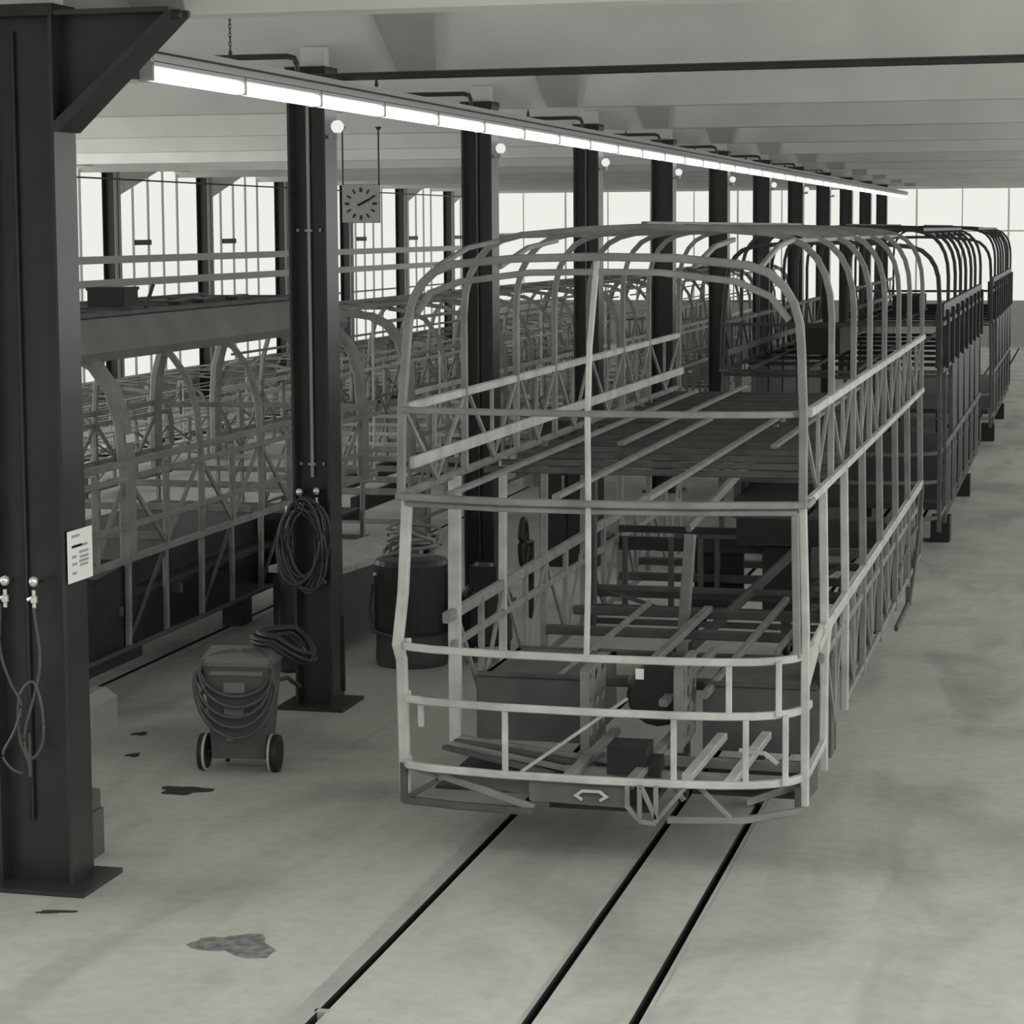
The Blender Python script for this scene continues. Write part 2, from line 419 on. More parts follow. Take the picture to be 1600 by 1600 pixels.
HALF = 1.25
def ring_plan(yl, yr, bow=.2, dx=0.):
    h = HALF+dx
    return [(-h, yl), (-h-.01, .04), (-h+.05, -.06), (-h+.22, -.12), (-.6, -bow+.02), (0, -bow), (.5, -bow+.012), (.78, -bow+.04), (h-.27, -.11), (h-.16, -.05), (h-.07, .03), (h-.015, .14), (h+.005, .26), (h+.005, max(yr, .34))]
def hoop_pts(y, ztop, zbot, side=None, crown=.05):
    pts = []
    sh = [(1.25, zbot), (1.25, 2.92), (1.25, 3.38), (1.238, 3.53), (1.205, 3.66), (1.15, 3.765), (1.075, 3.845), (.98, 3.895), (.84, 3.93)]
    k = ztop-3.98
    L = [(-x, y, z + (k if z > 3.3 else 0)) for x, z in sh]
    Rr = [(x, y, z + (k if z > 3.3 else 0)) for x, z in reversed(sh)]
    mid = [(-.4, y, ztop-.015), (0, y, ztop), (.4, y, ztop-.015)]
    return L+mid+Rr
UP = [0, 1.5, 2.95, 4.2, 5.5, 6.95, 8.2, 9.9]      # hoop stations, upper deck
LO = [0, 1.2, 2.5, 3.8, 5.25, 6.8, 8.2, 9.9]
ZU, ZM, ZA, ZB, ZCc, ZS = 2.90, 2.36, 1.42, 1.09, .67, .66
def double_decker(label, loc, mats, near=True, panels=False, L=9.9):
    b = Bus('bus_body_frame', label, loc, 'double deck bus frames on the right hand grooves', mats)
    # hoops of the upper deck
    for k, y in enumerate(UP):
        if k == 0:
            fr = [(-1.25, 0, 2.36), (-1.24, 0, 2.9), (-1.20, 0, 3.35), (-1.185, 0, 3.48), (-1.155, 0, 3.59), (-1.10, 0, 3.68), (-1.02, -.01, 3.75), (-.90, -.02, 3.795), (-.5, -.07, 3.83), (0, -.09, 3.84),
                  (.5, -.07, 3.83), (.92, -.02, 3.785), (1.04, -.01, 3.74), (1.13, 0, 3.66), (1.19, 0, 3.56), (1.225, 0, 3.44), (1.235, 0, 3.3), (1.25, 0, 2.9), (1.25, 0, 2.36)]
            b.bar('front_hoop', fr, .05, .05, 'a', (0, 1, 0))
            if near:
                b.bar('front_header', [(-1.14, .02, 3.50), (-1.05, .0, 3.62), (-.85, -.03, 3.69), (-.4, -.08, 3.745), (0, -.09, 3.75), (.4, -.08, 3.745), (.85, -.03, 3.69), (1.05, 0, 3.60), (1.16, .02, 3.46)], .04, .035, 'b', (0, 1, 0))
                for sx, xs in ((-1, (-1.0, -.6)), (1, (.6, 1.0))):
                    for xx in xs: b.bar('roof_strut', [(xx, -.03, 3.78), (xx, .7, 3.89), (xx, 1.5, 3.93)], .03, .03, 'b')
        else:
            b.bar('window_hoop', hoop_pts(y, 4.02, ZM, None), .042, .04, 'a' if k < 4 else 'b', (0, 1, 0))
            if near and k < 7:
                for s in (-1, 1): pass
    # roof and side longitudinals
    for x_, z_ in ((-.98, 3.94), (.98, 3.90), (0, 4.02)):
        b.bar('roof_rail', [(x_, 1.5 if x_ else 1.5, z_+.02), (x_, L, z_+.02)], .04, .03, 'a')
    for s in (-1, 1):
        y0 = .15
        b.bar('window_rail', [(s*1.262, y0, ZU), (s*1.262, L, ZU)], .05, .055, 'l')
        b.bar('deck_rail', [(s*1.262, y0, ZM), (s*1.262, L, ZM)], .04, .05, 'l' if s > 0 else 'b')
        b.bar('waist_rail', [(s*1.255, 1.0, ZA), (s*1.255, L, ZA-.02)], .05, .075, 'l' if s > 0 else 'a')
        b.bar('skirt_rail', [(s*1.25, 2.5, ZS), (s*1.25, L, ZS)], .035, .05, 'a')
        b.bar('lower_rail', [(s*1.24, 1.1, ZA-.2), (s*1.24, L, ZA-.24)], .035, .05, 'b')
        for k in range(len(UP)-1):                       # braces in the panel under the upper windows
            y0, y1 = UP[k], UP[k+1]; ym = (y0+y1)/2
            b.bar('panel_brace', [(s*1.24, y0+.08, ZU-.03), (s*1.24, ym, ZM+.03)], .022, .03, 'b')
            b.bar('panel_brace', [(s*1.24, y1-.08, ZU-.03), (s*1.24, ym, ZM+.03)], .022, .03, 'b')
            b.vert('panel_post', [(s*1.25, ym, ZM), (s*1.25, ym, ZU)], .025, .03, 'a')
        for k, y in enumerate(LO):                       # lower deck posts
            if k == 0: continue
            w_ = .085 if (k == 1 and s < 0) else .055
            xb = 1.25
            b.vert('lower_post', [(s*1.235, y-.02, ZM), (s*1.25, y+.0, ZA), (s*xb, y, .60 if k > 1 else .47)], w_, .05, 'l' if k < 3 else 'a')
            if k < len(LO)-1:
                y1 = LO[k+1]
                b.bar('skirt_brace', [(s*1.24, y+.05, ZA-.05), (s*1.24, (y+y1)/2, ZS+.03)], .025, .035, 'b')
                b.bar('skirt_brace', [(s*1.24, y1-.05, ZA-.05), (s*1.24, (y+y1)/2, ZS+.03)], .025, .035, 'b')
                b.vert('skirt_post', [(s*1.24, (y+y1)/2, ZS), (s*1.24, (y+y1)/2, ZA)], .04, .05, 'b')
    # upper window rail over the second left rail (inside seat rail)
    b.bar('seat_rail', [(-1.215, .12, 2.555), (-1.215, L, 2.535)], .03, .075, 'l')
    # upper deck floor
    y = 1.9
    while y < L:
        b.bar('floor_joist', [(-1.22, y, ZM-.03), (1.22, y, ZM-.03)], .05, .045, 'd'); y += .5 if near else 1.3
    for x_, y0, y1 in ((-.93, .1, L-.8), (-.25, .05, 5.8), (.31, .05, 6.2), (.62, 3.5, L), (-.55, 3.5, L)):
        b.bar('floor_bearer', [(x_, y0-.1, ZM+.02), (x_, y1, ZM+.02)], .05, .03, 'a' if y0 < 1 else 'b')
    # front
    h = HALF
    b.bar('deck_front_ring', [(-h-.02, .02, ZM), (-h+.1, -.06, ZM), (-.6, -.17, ZM), (0, -.19, ZM), (.6, -.15, ZM), (h-.06, -.02, ZM), (h+.01, .02, ZM), (h+.012, .25, ZM)], .07, .04, 'a')
    b.bar('deck_front_ring', [(-h+.02, .02, ZM-.05), (-.6, -.13, ZM-.05), (0, -.15, ZM-.05), (.6, -.11, ZM-.05), (h-.04, .02, ZM-.05)], .04, .035, 'b')
    b.bar('window_front_ring', [(-h-.01, .12, ZU), (-h, 0, ZU), (-h+.12, -.06, ZU), (-.6, -.13, ZU), (0, -.15, ZU), (.6, -.13, ZU), (h-.25, -.06, ZU), (h-.08, .0, ZU), (h, .1, ZU), (h+.012, .3, ZU)], .04, .04, 'a')
    b.bar('front_ring', [(*q, ZA) for q in ring_plan(.12, .5)], .04, .045, 'l')
    b.bar('front_ring', [(*q, ZB) for q in ring_plan(.10, .10)], .04, .045, 'l')
    b.bar('front_ring', [(*q, ZCc) for q in ring_plan(.10, 1.12)], .045, .045, 'l')
    b.vert('corner_post', [(-1.22, .03, ZM), (-1.245, 0, 1.75), (-1.285, 0, ZA), (-1.265, .02, ZA-.1), (-1.25, .02, .46)], .065, .055, 'l')
    b.vert('corner_post', [(1.24, .06, ZM), (1.255, .12, 1.6), (1.255, .14, .50)], .05, .05, 'l')
    if near:
        b.vert('corner_post', [(1.20, .03, ZM-.05), (1.21, .08, ZA)], .045, .045, 'a')
        b.vert('centre_post', [(.02, -.09, 3.83), (-.02, -.13, 3.3), (-.03, -.15, ZU), (-.02, -.18, ZM), (-.02, -.19, 1.9), (-.03, -.20, ZA)], .032, .032, 'l')
        for x_, y_, z0, z1 in ((.83, -.14, ZB, ZA), (1.12, -.07, ZB, ZA), (-.55, -.17, ZCc, ZB), (.50, -.17, ZCc, ZB), (.93, -.12, ZCc, ZB), (1.16, -.05, ZCc, ZB), (-1.12, -.06, ZCc+.25, ZB)):
            b.vert('ring_upright', [(x_, y_, z0), (x_, y_, z1)], .035, .035, 'l')
        # gusset plate and bent stays at the right corner
        b.add('gusset_plate', MB().prism([(.22, ZA+.02), (.95, ZA+.06), (1.0, ZA-.04), (.30, ZA-.22)], 'x', 1.245, 1.262), 'l')
        b.bar('corner_stay', [(1.25, 1.15, ZCc), (1.25, 1.2, 1.15), (1.25, 1.45, ZA-.02), (1.25, 1.75, ZA)], .045, .045, 'l', (1, 0, 0))
        b.bar('corner_stay', [(1.26, .75, ZA-.06), (1.27, 1.55, ZA+.01)], .035, .05, 'l')
        # under-run frame at the bottom of the front
        b.vert('bottom_post', [(-1.25, -.0, ZCc), (-1.25, -.0, .42)], .05, .05, 'd')
        b.bar('bottom_rail', [(-1.25, -.0, .43), (-.9, -.07, .43), (-.38, -.15, .44)], .05, .045, 'd')
        b.bar('bottom_brace', [(-1.25, .0, .66), (-.95, -.05, .60), (-.38, -.13, .46)], .04, .045, 'b')
        b.bar('bottom_brace', [(-1.24, .0, .44), (-1.02, -.05, .58)], .025, .03, 'd')
        b.add('tow_plate', MB().prism([(-.40, .655), (.22, .635), (.22, .50), (-.40, .515)], 'y', -.17, -.13), 'panel')
        b.bar('tow_handle', [(-.06, -.20, .545), (-.10, -.20, .57), (-.06, -.20, .60), (.05, -.20, .60), (.09, -.20, .57), (.05, -.20, .545)], .018, .018, 'l', (0, 1, 0))
        b.add('valance_plate', MB().prism([(-1.16, .66), (-.40, .645), (-.40, .52), (-.9, .56)], 'y', -.06, -.04), 'panel')
        for q in ([(.22, -.2, .66), (.22, -.2, .52), (.30, -.22, .44)], [(.30, -.22, .66), (.30, -.22, .44)], [(.40, -.22, .66), (.40, -.22, .43)], [(.30, -.23, .44), (.40, -.23, .43)], [(.31, -.22, .65), (.40, -.22, .46)], [(.40, -.2, .44), (.58, -.17, .66)], [(.62, -.1, .66), (.86, -.12, .44)], [(.47, -.1, .66), (.55, -.1, .55)]):
            b.vert('hanger_strut', q, .028, .03, 'a')
        b.bar('bottom_rail', [(.46, -.16, .44), (.9, -.12, .45), (1.25, 0, .50)], .045, .04, 'b')
        b.bar('bottom_rail', [(.9, .12, .50), (1.22, .25, .60)], .03, .04, 'a')
        b.add('side_web', MB().prism([(.08, .62), (1.05, .64), (1.05, .38), (.08, .48)], 'x', 1.20, 1.23), 'd')
        # lower deck floor and running gear boxes seen through the front
        for sx0, sx1 in ((-1.16, -.42), (.42, 1.18)):
            b.add('wheel_box', MB().box(sx0-.015, sx1+.015, 1.47, 1.5, .50, .945).box(sx0, sx1, 1.5, 2.6, .90, .93).box(sx0, sx0+.03, 1.5, 2.6, .52, .93).box(sx1-.03, sx1, 1.5, 2.6, .46, .93), 'panel')
            b.bar('box_rim', [(sx0, 1.46, .96), (sx1, 1.46, .96)], .04, .03, 'd')
        b.add('wheel_arch', MB().prism([(1.75, .42), (1.75, 1.10), (1.9, 1.2), (2.35, 1.22), (2.35, 1.14), (2.0, 1.1), (1.95, .42)], 'x', 1.17, 1.24), 'panel')
        b.add('wheel_arch', MB().box(1.0, 1.24, 2.0, 2.06, .42, 1.15), 'd')
        for x_, z0, z1 in ((-.27, .48, 1.13), (.35, .62, 1.17)):
            mb = MB(); nc, nr, dy, y0 = 3, 4, .2, .86
            dz = (z1-z0)/nr
            for c_ in range(nc):
                for q in range(nr):
                    cy_, cz_ = y0+dy*(c_+.5), z0+dz*(q+.5); n_ = len(mb.v)
                    sq = [(1, 0), (1, 1), (0, 1), (-1, 1), (-1, 0), (-1, -1), (0, -1), (1, -1)]
                    for xx in (x_, x_+.012):
                        for (u_, v_) in sq: mb.v.append((xx, cy_+u_*dy/2, cz_+v_*dz/2))
                        for k_ in range(8): mb.v.append((xx, cy_+.055*math.cos(PI*k_/4), cz_+.05*math.sin(PI*k_/4)))
                    for k_ in range(8):
                        k2 = (k_+1) % 8
                        mb.f += [(n_+k_, n_+k2, n_+8+k2, n_+8+k_), (n_+16+k_, n_+16+k2, n_+24+k2, n_+24+k_), (n_+8+k_, n_+8+k2, n_+24+k2, n_+24+k_)]
            mb.box(x_-.03, x_+.03, y0-.03, y0, z0, z1).box(x_-.03, x_+.03, y0, y0+.6, z1, z1+.012)
            b.add('perforated_bracket', mb, 'a')
        b.add('shade_tray', MB().box(-1.15, -.40, .35, 1.4, .42, .44), 'panel_dark')  # dark sheets added for the shadow beneath the bus front
        b.add('shade_tray', MB().box(.50, 1.15, .5, 1.45, .44, .46), 'panel_dark')
        b.add('shade_tray', MB().box(-.36, .28, .2, 1.3, .38, .42), 'panel_dark')
        b.add('paper_tag', MB().box(.055, .11, .90, .905, 1.08, 1.15), 'paper')
        b.add('gearbox', MB().lathe([(0, 0), (.17, 0), (.21, .08), (.21, .3), (.15, .4), (.15, .62), (.10, .7), (0, .7)], (.15, 1.1, .92), 16, 'y'), 'panel_dark')
        for x_, y0, y1, wd in ((-.10, 1.6, 4.6, .07), (.24, .9, 2.8, .06), (.46, 1.2, 5.2, .05), (.72, 2.8, 4.5, .03), (-.62, 1.5, 4.8, .025)):
            b.bar('floor_bearer', [(x_, y0, .93), (x_+.03, y1, .93)], wd, .05, 'a')
        for k in range(9): b.bar('floor_joist', [(-1.22, 1.9+.95*k, .86), (1.22, 1.9+.95*k, .86)], .09, .07, 'd')
        for k in range(4): b.bar('floor_joist', [(-1.2, .75+.14*k, .60-.01*k), (-.35+.1*k, .25+.14*k, .58)], .05, .03, 'a' if k % 2 else 'd')
        for x_, y0, y1 in ((.52, .2, 1.2), (.80, .1, 1.3), (-.2, 0, 1.2), (.2, -.1, 1.2)):
            b.bar('chassis_rail', [(x_, y0, .62), (x_+.06, y1, .66)], .07, .05, 'l' if x_ > .4 else 'a')
        for k, y_ in enumerate((.35, .75)):
            mb = MB(); mb.box(-.3, 1.15, y_, y_+.05, .55, .61)
            b.add('cross_member', mb, 'b')
        b.add('pedal_box', MB().box(.0, .25, .25, .5, .60, .78).box(.25, .33, .3, .45, .58, .70), 'panel_dark')
        b.bar('drag_rod', [(-.48, -.05, .66), (.03, .75, .98)], .018, .018, 'l')
        b.bar('bent_handle', [(.86, .1, .83), (1.02, .05, .83), (1.10, .05, .77)], .02, .025, 'l')
        # partition, stairs and platform posts towards the rear of the lower deck
        mb = MB(); mb.box(-1.2, .4, 6.5, 6.56, 1.12, 1.24).box(-1.2, .4, 6.5, 6.56, 1.28, 1.34)
        b.add('partition', mb, 'panel_dark')
        b.add('partition', MB().box(-.1, 1.2, 6.3, 6.5, 1.22, 1.46), 'panel_dark')
        b.add('seat_box', MB().box(-.55, -.1, 6.4, 6.8, .62, .74).box(-.55, -.1, 6.75, 6.8, .74, 1.15), 'panel_dark')
        b.add('stair_box', MB().box(.12, .55, 6.4, 7.1, .55, 1.2), 'panel_dark')
        for x_ in (-1.14, -.72, -.45, -.30): b.vert('partition_post', [(x_, 6.5, .62), (x_, 6.5, 1.24)], .05, .05, 'd')
        b.vert('platform_post', [(-1.18, 5.3, ZM), (-1.2, 5.3, .6)], .09, .07, 'd')
        b.vert('stair_post', [(-.20, 4.5, 1.55), (-.26, 4.4, .5)], .09, .07, 'b')
        b.bar('stair_stringer', [(-.22, 4.5, 1.60), (.10, 5.3, 2.0), (.35, 6.0, ZM)], .05, .07, 'b')
        b.bar('stair_stringer', [(-.2, 4.5, .62), (.55, 6.4, 1.3)], .05, .08, 'd')
        for z_ in (.66, .78, .95): b.bar('platform_bar', [(-1.2, 5.4, z_), (1.2, 5.5, z_-.02)], .05, .05, 'd')
        for q in ([(-1.15, 5.4, .95), (-.3, 5.5, .66)], [(.2, 6.4, .6), (1.0, 6.2, 1.2)]): b.bar('platform_brace', q, .03, .035, 'd')
        # rear-left platform rail seen at right
        b.bar('platform_rail', [(1.25, 7.0, .40), (1.25, 8.4, .40)], .035, .045, 'd')
        b.vert('platform_rail', [(1.25, 8.4, .40), (1.25, 8.4, 1.35)], .045, .04, 'd')
        b.bar('platform_rail', [(1.26, 8.4, .40), (1.28, 9.1, .85), (1.28, 9.8, 1.38)], .035, .045, 'd')
        b.bar('platform_rail', [(1.25, 7.0, .85), (1.25, 8.4, 1.0), (1.27, 9.2, 1.05)], .03, .04, 'd')
        for x_, y0, y1 in ((1.22, 3.2, 5.6), (1.22, 5.8, 7.6)):
            b.add('skirt_panel', MB().box(x_-.02, x_, y0, y1, .70, 1.15), 'panel')
    if panels:
        for s in (-1, 1):
            b.add('side_panel', MB().box(s*1.24-.012, s*1.24+.012, 2.6, L, ZA, ZM-.02), 'panel_dark')
            b.add('skirt_panel', MB().box(s*1.24-.012, s*1.24+.012, 1.2, L, .5, ZA-.02), 'panel_dark')
        b.add('roof_panel', MB().box(-.95, .95, 1.5, L, 3.96, 4.0), 'panel_dark')
        b.bar('window_rail', [(1.25, .3, 3.05), (1.25, L, 3.05)], .05, .16, 'panel_dark')
        for k in range(9): b.vert('panel_post', [(1.24, .7+1.1*k, ZM), (1.24, .7+1.1*k, 3.05)], .16, .05, 'd')
        b.add('seat_row', MB().box(-.7, -.2, 3, 5, ZM+.02, 2.72), 'black')
        b.add('floor_panel', MB().box(-1.2, 1.2, .6, L, .7, .78), 'panel_dark')
        b.add('dolly_block', MB().box(.98, 1.22, 2.9, 3.3, 0, .32), 'black')
        b.add('dolly_block', MB().box(1.02, 1.22, 8.0, 8.3, 0, .32), 'black')
    # support stands on the groove dollies
    for y_ in ((2.0, 7.6) if near else (3.0, 7.6)):
        for x_ in (.18, .71):
            b.add('dolly_wheel', MB().lathe([(0, -.03), (.09, -.03), (.1, -.015), (.1, .015), (.09, .03), (0, .03)], (x_, y_, .10), 16, 'x'), 'black')
            b.vert('dolly_leg', [(x_, y_, .1), (x_, y_, .66)], .09, .1, 'd')
    return b.t
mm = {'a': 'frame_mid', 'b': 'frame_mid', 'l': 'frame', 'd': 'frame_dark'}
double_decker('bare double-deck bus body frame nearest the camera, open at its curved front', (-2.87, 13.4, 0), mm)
M['frame_black'] = mat('darkest bus tube', .035, .55, noise=.3, nscale=5)
M['frame_rear'] = mat('darker bus tube', .08, .55, noise=.3, nscale=5)  # darker tube tones for the two rear double-deck frames
md = {'a': 'frame_black', 'b': 'frame_black', 'l': 'frame_rear', 'd': 'panel_dark', 'panel': 'panel_dark'}
double_decker('dark double-deck bus frame directly behind the nearest frame', (-2.87, 26.2, 0), md, near=False, panels=True)
double_decker('dark double-deck bus frame third in the right hand line', (-2.87, 40.3, 0), md, near=False, panels=True)

def single_decker(label, loc, mats, group, solid=True):
    b = Bus('bus_body_frame', label, loc, group, mats)
    L = 11.4; st = [0, 1.6, 3.2, 4.5, 6.15, 7.7, 9.3, 10.95]
    for k, y in enumerate(st):
        wide = k in (0, 3, 7)
        for s in (-1, 1):
            pts = [(s*1.25, y, 1.24), (s*1.25, y, 2.0), (s*1.22, y, 2.38), (s*1.13, y, 2.68), (s*.98, y, 2.88), (s*.78, y, 2.98), (s*.5, y, 3.02)]
            b.bar('window_hoop', pts, .22 if wide else .055, .09 if wide else .05, 'a', (0, 1, 0)) if not wide else \
                b.bar('wide_pillar', pts, .08, .20, 'a', (0, 1, 0))
            b.vert('lower_post', [(s*1.24, y, 1.26), (s*1.23, y, .45)], .05, .05, 'a')
        b.bar('roof_stick', [(-.55, y, 3.03), (.55, y, 3.03)], .05, .05, 'd')
    for s in (-1, 1):
        for z, h_, ma in ((2.06, .06, 'l'), (1.93, .05, 'l'), (1.24, .06, 'l'), (1.52, .05, 'a'), (.48, .035, 'd')):
            b.bar('waist_rail' if z > 1.5 else 'skirt_rail', [(s*1.26, 0, z), (s*1.26, L, z)], .04, h_, ma)
        for k in range(7):
            y0, y1 = st[k], st[k+1]; ym = (y0+y1)/2
            b.bar('panel_brace', [(s*1.24, y0+.05, 1.90), (s*1.24, ym, 1.28)], .025, .05, 'a')
            b.bar('panel_brace', [(s*1.24, y1-.05, 1.90), (s*1.24, ym, 1.28)], .025, .05, 'a')
            b.vert('panel_post', [(s*1.25, ym, 1.24), (s*1.25, ym, 2.0)], .05, .06, 'a')
            if k not in (2, 6):
                b.bar('skirt_brace', [(s*1.22, y0, .5), (s*1.22, ym, 1.2)], .025, .04, 'd')
                b.vert('skirt_post', [(s*1.23, ym, .45), (s*1.23, ym, 1.24)], .045, .05, 'a')
        if solid: b.add('roof_cove', MB().prism([(s*.92, 2.90), (s*.95, 2.98), (s*.80, 3.26), (s*.74, 3.28), (s*.72, 3.24), (s*.86, 2.94)], 'y', -.1, L+.0), 'roof')
        if solid: b.bar('roof_edge', [(s*.78, -.1, 3.29), (s*.78, L, 3.29)], .06, .04, 'd')
        else:
            b.bar('roof_edge', [(s*.95, 0, 2.92), (s*.95, L, 2.92)], .04, .04, 'a')
            b.bar('roof_edge', [(s*.45, 0, 3.06), (s*.45, L, 3.06)], .04, .04, 'a')
    b.bar('roof_ridge', [(0, 0, 3.10), (0, L, 3.10)], .06, .05, 'd')
    for k in range(12):
        if solid: b.bar('roof_slat', [(-.74, .2+k, 3.27), (.74, .2+k, 3.27)], .12, .03, 'd')
        else: b.bar('roof_slat', [(-.6, .2+k, 3.03), (0, .2+k, 3.10), (.6, .2+k, 3.03)], .035, .03, 'a')
    for z in (.50, 1.26):
        b.bar('end_ring', [(-1.25, L, z), (1.25, L, z)], .05, .06, 'a'); b.bar('end_ring', [(-1.25, 0, z), (1.25, 0, z)], .05, .06, 'a')
    b.bar('end_ring', [(-1.25, L, 2.0), (-.6, L+.12, 2.0), (.6, L+.12, 2.0), (1.25, L, 2.0)], .05, .06, 'a')
    for k in range(9): b.bar('floor_joist', [(-1.22, .5+1.3*k, .80), (1.22, .5+1.3*k, .80)], .06, .08, 'd')
    for x_ in (-.45, .45): b.bar('chassis_rail', [(x_, .2, .66), (x_, L-.2, .66)], .08, .2, 'panel_dark')
    if not solid:
        for s in (-1, 1):
            b.bar('grab_rail', [(s*1.1, .2, 2.5), (s*1.1, L, 2.5)], .03, .03, 'a')
            b.bar('grab_rail', [(s*.5, .2, 2.3), (s*.5, L, 2.3)], .03, .03, 'l')
        for k in range(7):
            b.vert('inner_post', [(.5, .9+1.5*k, .9), (.5, .9+1.5*k, 3.0)], .03, .03, 'l')
            b.bar('seat_frame', [(-1.2, 1.4+1.4*k, 1.30), (1.2, 1.4+1.4*k, 1.30)], .05, .05, 'l')
        for y_ in (2.3, 8.35):
            for x_ in (.69, -.69): b.add('dolly_block', MB().box(x_-.09, x_+.09, y_-.14, y_+.14, 0, .80), 'd')
        return b.t
    # dark boxes of running gear inside the skirt
    b.add('engine_box', MB().box(-.7, .95, 5.3, 9.6, .36, 1.10), 'panel_dark')
    b.add('wheel_arch', MB().prism([(3.75, .34), (3.75, .9), (3.95, 1.14), (4.5, 1.18), (4.75, 1.0), (4.85, .34)], 'x', .80, 1.20), 'panel_dark')
    hub = b.add('wheel_hub', MB().lathe([(0, -.12), (.27, -.12), (.33, -.08), (.33, .08), (.27, .12), (.14, .12), (.12, .18), (0, .18)], (.72, 4.35, .36), 24, 'x'), 'black')
    nb_ = MB()
    for q in range(6): nb_.box(.84, .87, 4.35+.2*math.cos(q)-.015, 4.35+.2*math.cos(q)+.015, .36+.2*math.sin(q)-.015, .36+.2*math.sin(q)+.015)
    nb_.build('wheel_nuts', 'brass', hub)
    b.add('side_tank', MB().box(.85, 1.2, 8.4, 10.2, .42, 1.15), 'panel_dark')
    b.add('floor_panel', MB().box(-1.18, 1.18, .3, L-.3, .84, .88), 'panel_dark')
    for k in range(5): b.bar('seat_frame', [(-1.2, 1.5+2*k, 1.30), (1.2, 1.5+2*k, 1.30)], .05, .07, 'a')
    for y_ in (2.3, 8.35):
        b.add('dolly_wheel', MB().lathe([(0, -.03), (.11, -.03), (.12, -.015), (.12, .015), (.11, .03), (0, .03)], (.69, y_, .12), 16, 'x'), 'black')
        b.add('dolly_block', MB().box(.62, .82, y_-.16, y_+.16, .0, .44), 'black')
        b.add('dolly_block', MB().box(-.60, -.78, y_-.14, y_+.14, -.0, .42), 'panel_dark')
    return b.t
ms = {'a': 'frame_mid', 'b': 'frame_mid', 'l': 'frame_mid', 'd': 'frame_dark', 'roof': 'cove'}
sd = single_decker('single-deck bus frame with solid roof edge behind the first two columns', (-9.12, 13.2, 0), ms, 'single deck bus frames')
mfar = {'a': 'frame_mid', 'b': 'frame_mid', 'l': 'frame', 'd': 'frame_mid', 'roof': 'frame_mid'}
so = single_decker('open single-deck bus frame second in the line left of the columns', (-9.12, 26.0, 0), mfar, 'single deck bus frames', False)
KID[so.name] = kids(so)
dup(so, (-9.12, 38.6, 0), 'open single-deck bus frame third in the line left of the columns')
dup(so, (-9.12, 51.2, 0), 'open single-deck bus frame fourth in the line left of the columns')
for x_, y_, lab in ((-15.4, 29.0, 'low pale bus frame in the far left line seen through the first frame'), (-15.4, 42.0, 'low pale bus frame second in the far left line'),
                    (-15.4, 55.0, 'low pale bus frame third in the far left line')):
    sf = dup(so, (x_, y_, 0), lab); sf.scale.z = .5
# ------------------------------------------------------------------ things on and beside the columns
# notice on the first column
t = thing('notice_board', 'white notice with faint print fixed on the first column edge', 'notice', (-5.925, 12.43, 2.05), rz=.0)
MB().prism([(-.02, -.165), (.165, -.12), (.165, .155), (-.02, .11)], 'x', 0, .006)
nb = MB().box(.0, .008, -.005, .33, -.155, .16)
nb.build('sheet', 'paper', t)
pr = MB()
for y0, y1, z in ((.04, .15, .125), (.04, .18, .065), (.04, .26, .06), (.04, .10, 0), (.14, .27, .02), (.15, .27, -.01), (.14, .27, -.035), (.04, .11, -.045), (.15, .26, -.06), (.04, .10, -.10)):
    pr.box(.0075, .0095, y0, y1, z-.008, z+.008)
pr.build('printed_lines', 'ink', t)
# taps with hoses
def tap(loc, lab):
    t = thing('air_tap', lab, 'tap', loc, 'compressed air taps on the columns')
    MB().tube([(0, .12, .02), (0, 0, .02)], .012).build('pipe_stub', 'pipe', t)
    MB().lathe([(0, -.02), (.022, -.012), (.03, .01), (.024, .035), (0, .045)], (0, 0, .02), 12).build('knob', 'brass', t, smooth=True)
    MB().lathe([(0, -.13), (.012, -.13), (.012, -.10), (.022, -.095), (.022, -.06), (.012, -.05), (.012, -.02), (0, -.02)], (0, 0, 0), 12).build('valve', 'brass', t)
    MB().tube([(0, 0, -.06), (-.04, -.01, -.08)], .012).build('spout', 'brass', t)
    return t
tap((-6.14, 12.40, 1.875), 'bright air tap at the middle of the first column')
tap((-6.33, 12.40, 1.875), 'bright air tap at the left edge of the first column')
tap((-6.365, 17.80, 1.80), 'bright air tap on the left of the second column above the hose coil')
tap((-6.215, 17.80, 1.81), 'bright air tap on the right of the second column above the hose coil')
def hose(pts, r, ma, lab, n=8):
    # Catmull-Rom
    P = [Vector(p) for p in pts]; out = []
    for i in range(len(P)-1):
        p0 = P[max(0, i-1)]; p1 = P[i]; p2 = P[i+1]; p3 = P[min(len(P)-1, i+2)]
        for k in range(6):
            u = k/6; out.append(.5*((2*p1)+(p2-p0)*u+(2*p0-5*p1+4*p2-p3)*u*u+(3*p1-p0-3*p2+p3)*u**3))
    out.append(P[-1]); return out
yh = 12.39
hA = hose([(-6.14, yh, 1.75), (-6.10, yh-.01, 1.45), (-6.13, yh-.02, 1.25), (-6.22, yh-.01, .95), (-6.18, yh, .82), (-6.10, yh-.01, .92), (-6.09, yh-.02, 1.12), (-6.14, yh-.03, 1.3), (-6.24, yh-.02, 1.2), (-6.25, yh-.01, .95), (-6.20, yh, .80), (-6.19, yh, .72), (-6.19, yh, .98)], .008, 'hose', '')
tag(MB().tube(hA, .009, 6).build('air_hose', 'hose'), 'looped grey air hose hanging down the first column from the middle tap', 'hose')
yb = yh-.055
hB = hose([(-6.33, yb, 1.77), (-6.34, yb, 1.5), (-6.28, yb, 1.3), (-6.21, yb, 1.16), (-6.26, yb, 1.0), (-6.34, yb, .85), (-6.28, yb, .76), (-6.21, yb, .74)], .008, 'hose', '')
tag(MB().tube(hB, .009, 6).build('air_hose', 'hose_dark'), 'dark air hose crossing the first column from the left tap', 'hose')
